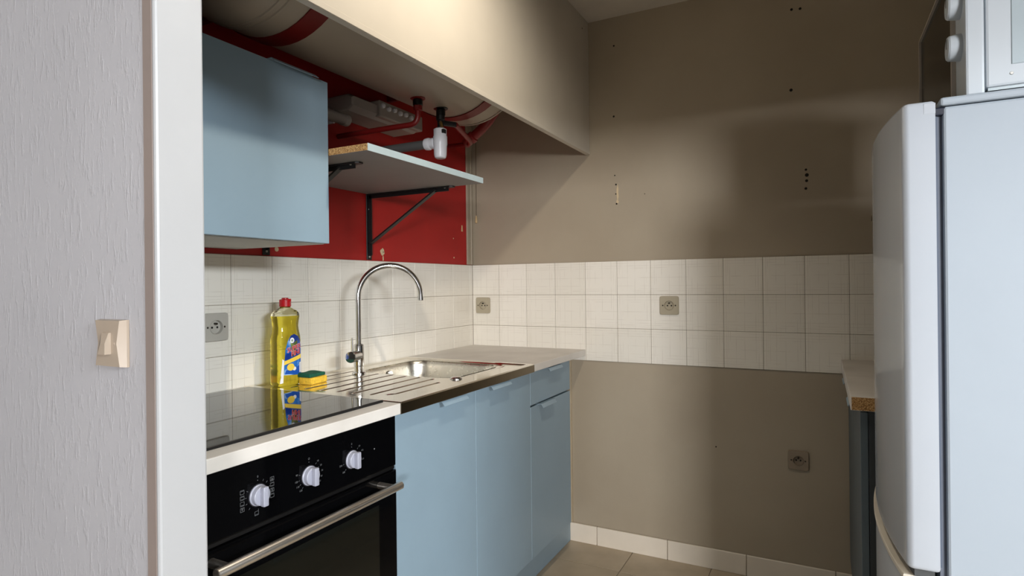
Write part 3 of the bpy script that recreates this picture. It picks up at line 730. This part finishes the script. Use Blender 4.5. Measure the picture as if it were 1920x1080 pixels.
d1 = obj('door', box(DX0, DX1, -1.3415, -0.9435, DZ0, DZ1, bev=0.0012), BLUE, c1); pull(d1, -1.150, -1.018, DX1, 0.8668)
c2 = thing('base_cabinet', 'blue-grey base cabinet with one tall door, middle of the three under the counter', 'cabinet', (0.29, -0.742, FLOOR)); carcass(c2, -0.942, -0.5425)
d2 = obj('door', box(DX0, DX1, -0.9415, -0.5435, DZ0, DZ1, bev=0.0012), BLUE, c2); pull(d2, -0.865, -0.733, DX1, 0.8668)
c3 = thing('base_cabinet', 'blue-grey base cabinet with a drawer above its door, nearest the far wall', 'cabinet', (0.29, -0.345, FLOOR)); carcass(c3, -0.542, -0.1475)
d3 = obj('drawer', box(DX0, DX1, -0.5415, -0.1480, 0.7415, DZ1, bev=0.0012), BLUE, c3); pull(d3, -0.405, -0.275, DX1, 0.8668)
d4 = obj('door', box(DX0, DX1, -0.5415, -0.1480, DZ0, 0.7345, bev=0.0012), BLUE, c3); pull(d4, -0.475, -0.345, DX1, 0.7350)
for o_ in (c1, c2, c3): o_['group'] = 'base cabinets under the sink counter'
tag(obj('plinth_board', box(0.502, 0.519, -1.944, -0.008, FLOOR + 0.001, 0.1595, bev=0.001, seg=1), BLUE), 'long blue-grey plinth board along the floor under the cabinets', 'plinth')

# ------------------------------------------------------------------ wall cabinet, shelf, brackets
wc = thing('wall_cabinet', 'blue-grey wall cabinet with a lift-up door on the red wall', 'cabinet', (0.19, -1.65, 1.316))
b = box(0.0, 0.356, -1.944, -1.928, 1.316, 1.753); bx(b, 0.0, 0.356, -1.377, -1.361, 1.316, 1.753); bx(b, 0.0, 0.356, -1.928, -1.377, 1.316, 1.332); bx(b, 0.0, 0.356, -1.928, -1.377, 1.737, 1.753); bx(b, 0.0, 0.006, -1.928, -1.377, 1.332, 1.737)
obj('body', b, BODYW, wc)
wd = obj('door', box(0.358, 0.3755, -1.943, -1.360, 1.3175, 1.7545, bev=0.0012), BLUE, wc)
pull(wd, -1.556, -1.415, 0.3755, 1.7548, up=True)
sh = thing('shelf', 'grey-blue shelf board with a raw chipboard end beside the wall cabinet', 'shelf', (0.25, -1.06, 1.557))
obj('board', box(0.0, 0.5065, -1.353, -0.755, 1.5575, 1.5765, bev=0.0006, seg=1), plain('grey_shelf_board', (120, 118, 116), 0.5), sh)
obj('front_edging', box(0.5066, 0.508, -1.353, -0.755, 1.5573, 1.5767), plain('pale_blue_edging', (176, 194, 200), 0.4), sh)
obj('raw_end', box(0.001, 0.5065, -1.3545, -1.3531, 1.558, 1.576), CHIP, sh)
def bracket(y, label):
    t = thing('shelf_bracket', label, 'bracket', (0.0, y, 1.303), 'black shelf brackets')
    w = 0.014
    obj('wall_leg', box(-0.0055, -0.0015, y - w, y + w, 1.303, 1.557, bev=0.001, seg=1), BLKMET, t)
    b = prism(bmesh.new(), [(y - w, 0.0), (y + w, 0.0), (y + w, 0.382), (y + w * .6, 0.392), (y - w * .6, 0.392), (y - w, 0.382)], 'z', 1.5530, 1.5570)
    for v in b.verts: v.co = Vector((v.co.y, v.co.x, v.co.z))
    obj('shelf_arm', b, BLKMET, t)
    obj('arm_rib', box(0.0, 0.37, y - 0.002, y + 0.002, 1.541, 1.553), BLKMET, t)
    obj('leg_rib', box(-0.0015, 0.012, y - 0.002, y + 0.002, 1.32, 1.557), BLKMET, t)
    p0, p1 = Vector((0.004, y, 1.365)), Vector((0.318, y, 1.550)); dv = (p1 - p0).normalized(); up = Vector((-dv.z, 0, dv.x))
    b = bmesh.new(); bx(b, 0, (p1 - p0).length, -0.010, 0.010, -0.003, 0.003, bev=0.001, seg=1)
    for v in b.verts: v.co = p0 + dv * v.co.x + Vector((0, v.co.y, 0)) + up * v.co.z
    obj('brace', b, BLKMET, t)
    for z in (1.315, 1.50): obj('screw', lathe(bmesh.new(), (-0.0015, y + .001, z), (1, 0, 0), [(0.0042, 0), (0.003, 0.002)], 12), SCREW, t)
    for x in (0.355,): obj('screw', lathe(bmesh.new(), (x, y - .002, 1.553), (0, 0, -1), [(0.0042, 0), (0.003, 0.002)], 12), SCREW, t)
bracket(-0.766, 'black metal shelf bracket in full view at the free end of the shelf')
bracket(-1.250, 'black metal shelf bracket mostly hidden behind the wall cabinet')
pc = thing('pull_cord', 'thin dark cord with a small wooden pull hanging in the corner', 'cord', (0.033, -0.012, 1.51))
obj('cord', tube(bmesh.new(), [(0.037, -0.012, 2.2), (0.034, -0.012, 1.85), (0.033, -0.012, 1.545)], 0.0011, 8), CORD, pc)
obj('wooden_pull', lathe(bmesh.new(), (0.0325, -0.012, 1.51), (0, 0, 1), [(0.0035, 0), (0.0055, 0.002), (0.005, 0.02), (0.003, 0.033), (0.0015, 0.037)], 14), WOODP, pc)

# ------------------------------------------------------------------ sockets and switch
def socket(axis, a, z, s, mat, label, turn=0.0):
    """axis 'x': on the left wall (a = y), 'y': on the far wall (a = x)"""
    t = thing('wall_socket', label, 'socket', (0, a, z - s / 2) if axis == 'x' else (a, 0, z - s / 2), 'wall sockets')
    def P(b):
        for v in b.verts:
            u, w, d = v.co.x, v.co.y, v.co.z
            v.co = Vector((d, a + u, z + w)) if axis == 'x' else Vector((a + u, -d, z + w))
        return b
    d0 = 0.0 if z > 0.85 else -0.0055
    r = s * 0.245; n = 48; b = bmesh.new(); outer = []; inner = []
    for i in range(n):
        c_, s_ = math.cos(2 * PI * i / n), math.sin(2 * PI * i / n); q = (s / 2) / (abs(c_) ** 14 + abs(s_) ** 14) ** (1 / 14)
        outer.append((q * c_, q * s_)); inner.append((r * c_, r * s_))
    rows = [[b.verts.new((u, w, d0)) for u, w in outer], [b.verts.new((u, w, d0 + 0.007)) for u, w in outer],
            [b.verts.new((u * .965, w * .965, d0 + 0.009)) for u, w in outer], [b.verts.new((u * 1.08, w * 1.08, d0 + 0.009)) for u, w in inner],
            [b.verts.new((u * 1.03, w * 1.03, d0 + 0.0112)) for u, w in inner], [b.verts.new((u, w, d0 + 0.0112)) for u, w in inner], [b.verts.new((u * .93, w * .93, d0 + 0.001)) for u, w in inner]]
    for A, B in zip(rows, rows[1:]):
        for i in range(len(A)): b.faces.new((A[i], A[(i + 1) % len(A)], B[(i + 1) % len(A)], B[i]))
    b.faces.new(rows[-1])
    obj('plate', P(b), mat, t, ang=35)
    for sx in (-1, 1):
        obj('contact_hole', P(lathe(bmesh.new(), (sx * r * .42, -r * .05, d0 + 0.0011), (0, 0, 1), [(0.0032, 0), (0.0032, 0.0006)], 12)), DARK, t)
        obj('plate_screw', P(lathe(bmesh.new(), (sx * s * .335, 0, d0 + 0.009), (0, 0, 1), [(0.0031, 0), (0.002, 0.0006)], 12)), EARTHM, t)
    obj('earth_pin', P(lathe(bmesh.new(), (0, r * .50, d0 + 0.001), (0, 0, 1), [(0.0030, 0), (0.0030, 0.011), (0.0018, 0.013)], 12)), EARTHM, t)
socket('x', -1.436, 1.087, 0.081, SOCKG, 'grey wall socket on the cream tiles beside the white jamb')
socket('y', 0.062, 1.0985, 0.079, SOCKM, 'beige wall socket on the tiles in the corner above the counter')
socket('y', 0.982, 1.104, 0.080, SOCKM, 'beige wall socket on the tiles in the middle of the far wall')
socket('y', 1.472, 0.504, 0.074, SOCKM2, 'taupe-painted wall socket low on the shaded far wall')
sw = thing('light_switch', 'cream faceted light switch on the grey papered wall', 'light switch', (0.571, YP0, 1.077))
b = bmesh.new(); cx, cz = 0.5745, 1.1165; hw, hh = 0.0365, 0.0365; y0 = YP0 - 0.0005; y1 = YP0 - 0.013
base = [(-hw, -hh), (hw, -hh), (hw, 0.0), (hw, hh), (-hw, hh), (-hw, 0.0)]
top = [(-hw * .9, -hh * .97), (hw * .88, -hh * .97), (hw * .66, 0.0), (hw * .88, hh * .97), (-hw * .9, hh * .97), (-hw * .7, 0.0)]
A = [b.verts.new((cx + u, y0, cz + w)) for u, w in base]; B0 = [b.verts.new((cx + u, y0 - 0.004, cz + w)) for u, w in base]; B = [b.verts.new((cx + u, y1, cz + w)) for u, w in top]
for i in range(6):
    b.faces.new((A[i], A[(i + 1) % 6], B0[(i + 1) % 6], B0[i])); b.faces.new((B0[i], B0[(i + 1) % 6], B[(i + 1) % 6], B[i]))
b.faces.new(B)
obj('plate', b, SWITCHM, sw, ang=10)
b = bmesh.new(); kw, kh = 0.0095, 0.0165
vs = {}
for nm, (u, d_, w) in dict(a=(-kw, 0, kh), b=(kw, 0, kh), c=(kw, 0, -kh), d=(-kw, 0, -kh), A=(-kw, .004, kh), B=(kw, .004, kh), C=(kw, .010, -kh), D=(-kw, .010, -kh), m=(-kw * .5, .0085, 0.0), n=(kw * .75, .0085, 0.0)).items():
    vs[nm] = b.verts.new((cx + u, y1 - d_ + 0.0004, cz + w))
for f in ('abBA', 'ABnm', 'mnCD', 'cdDC', 'bcCnB', 'daAmD'): b.faces.new([vs[k] for k in f])
obj('rocker', b, SWITCHM, sw, ang=10)
for sx in (-1, 1): obj('screw', lathe(bmesh.new(), (cx + sx * 0.017, y1 + 0.0003, cz), (0, -1, 0), [(0.003, 0), (0.002, 0.0008)], 12), SWITCHM, sw)

# ------------------------------------------------------------------ fridge freezer and microwave
FY0, FY1, FYC = -1.380, -0.835, -1.1075
fr = thing('fridge_freezer', 'tall white fridge-freezer with a bowed door, seen from its side', 'fridge', (1.98, FYC, FLOOR))
obj('cabinet', box(1.7365, 2.285, FY0, FY1, 0.045, 1.482, bev=0.004), FRIDGE, fr)
obj('top_cover', box(1.7325, 2.288, FY0 - 0.002, FY1 + 0.002, 1.4835, 1.497, bev=0.004), FRIDGE, fr)
obj('gasket', box(1.7275, 1.7365, FY0 + 0.012, FY1 - 0.012, 0.08, 1.47), GASKET, fr)
obj('gasket_lip', box(1.7262, 1.729, FY0 + 0.004, FY1 - 0.004, 0.73, 1.468), plain('gasket_dark_lip', (82, 92, 108), 0.6), fr)
obj('top_hinge', box(1.722, 1.742, FY0 + 0.001, FY0 + 0.04, 1.469, 1.4815, bev=0.002), plain('hinge_dark', (26, 32, 48), 0.5), fr)
def bowed(z0, z1, name, bev=0.008):
    k = 0.31; poly = []; rd = 0.010
    ed = [0, 0.0004, 0.0014, 0.003, 0.0052, 0.0076, 0.010]
    yl = [FY0 + v for v in ed] + [FY0 + 0.010 + (FY1 - FY0 - 0.02) * i / 34 for i in range(1, 34)] + [FY1 - v for v in ed[::-1]]
    for y in yl:
        e = min(y - FY0, FY1 - y); x = 1.6585 + k * (y - FYC) ** 2
        if e < rd: x += rd - math.sqrt(max(0, rd * rd - (rd - e) ** 2))
        poly.append((x, y))
    poly += [(1.7262, FY1), (1.7262, FY0)]
    return obj(name, prism(bmesh.new(), poly, 'z', z0, z1, bev=bev, seg=3), FRDOOR, fr, ang=50)
fd = bowed(0.720, 1.495, 'fridge_door'); bowed(0.06, 0.697, 'freezer_door')
obj('door_notch', box(1.7105, 1.7265, FY0 - 0.0004, FY0 + 0.01, 1.473, 1.4900, bev=0.0003, seg=1), FRDOOR, fd)
# grip lip: a curved strip between the doors
poly = []; pi_ = []
for i in range(25):
    y = FY0 + 0.01 + (FY1 - FY0 - 0.02) * i / 24; x = 1.6585 + 0.31 * (y - FYC) ** 2; poly.append((x - 0.004, y)); pi_.append((x + 0.02, y))
obj('grip_lip', prism(bmesh.new(), poly + pi_[::-1], 'z', 0.6975, 0.7065, bev=0.0012, seg=1), plain('grip_cream', (214, 206, 190), 0.4), fr)
obj('gap_filler', prism(bmesh.new(), [(x + .016, y) for x, y in poly] + [(1.72, FY1 - .01), (1.72, FY0 + .01)], 'z', 0.7066, 0.7195), plain('grip_slot_grey', (74, 76, 76), 0.6), fr)
obj('emblem', lathe(bmesh.new(), (1.6590, -1.03, 1.338), (-1, 0, 0), [(0.007, 0), (0.006, 0.0015)], 14), plain('emblem_bronze', (74, 60, 40), 0.4, metal=0.6), fd)
for x, y in ((1.78, FY0 + .05), (1.78, FY1 - .05), (2.24, FY0 + .05), (2.24, FY1 - .05)): obj('foot', cyl(bmesh.new(), (x, y, FLOOR), (x, y, 0.046), 0.018, seg=14), BLACK, fr)
obj('kick_plate', box(1.735, 1.75, FY0 + .01, FY1 - .01, FLOOR + .005, 0.05), GASKET, fr)

mw = thing('microwave', 'white microwave with round knobs standing on top of the fridge', 'microwave', (1.93, -1.135, 1.497))
MY0, MY1 = -1.360, -0.912
obj('casing', box(1.7965, 2.10, MY0 + 0.001, MY1 - 0.001, 1.509, 1.748, bev=0.004), MICRO, mw)
b = box(1.770, 1.7955, MY0, MY1, 1.4985, 1.75, bev=0.004)
fp = obj('front_frame', b, MICRO, mw)
obj('door_glass', box(1.7675, 1.7705, -1.283, MY1 + 0.002, 1.5015, 1.7475, bev=0.001, seg=1), BLACKG, fp)
b = bmesh.new()
for q in ((-1.286, -1.2815, 1.4995, 1.7495), (MY1 - 0.0012, MY1 + 0.003, 1.4995, 1.7495), (-1.2815, MY1 - 0.001, 1.7468, 1.7495), (-1.2815, MY1 - 0.001, 1.4995, 1.502)):
    bx(b, 1.7630, 1.7705, *q)
obj('door_rim', b, plain('rim_warm_grey', (184, 172, 158), 0.5), fp)
for z in (1.662, 1.592):
    k = obj('knob', lathe(bmesh.new(), (1.770, -1.322, z), (-1, 0, 0), [(0.0225, 0), (0.0225, 0.004), (0.0205, 0.016), (0.0185, 0.0185), (0.006, 0.019)], 28), MICRO, fp)
    obj('pointer', box(1.7505, 1.7515, -1.3235, -1.3205, z, z + 0.016), plain('pointer_grey', (120, 120, 120), 0.5), k)
obj('vent_panel', box(1.8290, 2.07, MY0 - 0.0005, MY0 + 0.002, 1.541, 1.72, bev=0.0008, seg=1), plain('microwave_inset_grey', (176, 190, 196), 0.45), mw)
for k in range(9): obj('vent_slat', box(1.846 + 0.024 * k, 1.858 + 0.024 * k, MY0 - 0.0015, MY0, 1.556, 1.705, bev=0.0005, seg=1), MICRO, mw)
obj('casing_screw', lathe(bmesh.new(), (1.829, MY0 + 0.001, 1.527), (0, -1, 0), [(0.0028, 0), (0.002, 0.0012)], 12), SCREW, mw)
for x, y in ((1.83, MY0 + .04), (1.83, MY1 - .04), (2.06, MY0 + .04), (2.06, MY1 - .04)): obj('foot', cyl(bmesh.new(), (x, y, 1.4975), (x, y, 1.51), 0.012, seg=14), BLACK, mw)
obj('base_plate', box(1.80, 2.095, MY0 + 0.006, MY1 - 0.006, 1.5045, 1.5092), plain('zinc_base', (150, 160, 164), 0.4, metal=0.7), mw)

# ------------------------------------------------------------------ right-hand counter behind the fridge
rw = thing('worktop', 'pale worktop with a raw chipboard end behind the fridge', 'worktop', (1.95, -0.40, 0.866))
obj('slab', box(1.622, 2.336, -0.805, -0.0005, 0.868, 0.904, bev=0.0015), WORKTOP, rw)
obj('raw_end', box(1.6245, 2.33, -0.8068, -0.8052, 0.8695, 0.9025), CHIP, rw)
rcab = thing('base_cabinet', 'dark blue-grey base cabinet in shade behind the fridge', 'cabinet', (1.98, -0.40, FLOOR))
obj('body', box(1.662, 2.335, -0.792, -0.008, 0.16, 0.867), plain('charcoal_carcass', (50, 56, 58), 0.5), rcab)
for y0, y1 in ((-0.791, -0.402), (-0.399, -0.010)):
    d_ = obj('door', box(1.644, 1.661, y0, y1, 0.160, 0.8625, bev=0.0012), plain('shade_darkened_front', (84, 96, 102), 0.45), rcab)  # kitchen blue darkened in the colour to stand for shade behind the fridge
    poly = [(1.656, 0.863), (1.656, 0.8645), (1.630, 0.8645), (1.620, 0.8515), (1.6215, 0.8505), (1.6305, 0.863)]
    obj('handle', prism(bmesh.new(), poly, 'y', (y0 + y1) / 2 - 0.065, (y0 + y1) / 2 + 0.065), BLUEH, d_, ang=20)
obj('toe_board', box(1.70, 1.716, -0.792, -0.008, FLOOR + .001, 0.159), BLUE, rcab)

# ------------------------------------------------------------------ ceiling spotlight of the kitchen (above the picture)
LP = Vector((1.20, -1.28, 2.325)); LT = Vector((0.30, -1.20, 0.95)); LD = (LT - LP).normalized()
sl = thing('ceiling_spotlight', 'small white ceiling spotlight turned towards the sink', 'lamp', (1.20, -1.28, 2.32))
obj('ceiling_rose', lathe(bmesh.new(), (1.20, -1.28, CEILZ), (0, 0, -1), [(0.04, 0), (0.04, 0.012), (0.012, 0.016)], 24), WHITEP, sl)
obj('stem', cyl(bmesh.new(), (1.20, -1.28, 2.376), LP - LD * 0.03, 0.006, seg=10), WHITEP, sl)
obj('head', lathe(bmesh.new(), LP - LD * 0.05, LD, [(0.012, 0), (0.030, 0.01), (0.036, 0.045), (0.034, 0.045), (0.028, 0.012)], 24), WHITEP, sl)
ll = bpy.data.lights.new('spot_bulb', 'SPOT'); ll.energy = LAMP_POWER * 10; ll.color = (1.0, 0.90, 0.76); ll.spot_size = math.radians(142); ll.spot_blend = 1.0; ll.shadow_soft_size = 0.03
lo_ = bpy.data.objects.new('spot_bulb', ll); COL.objects.link(lo_); lo_.parent = sl
lo_.location = LP + LD * 0.002 - Vector((1.20, -1.28, 2.32)); lo_.rotation_euler = LD.to_track_quat('-Z', 'Y').to_euler()
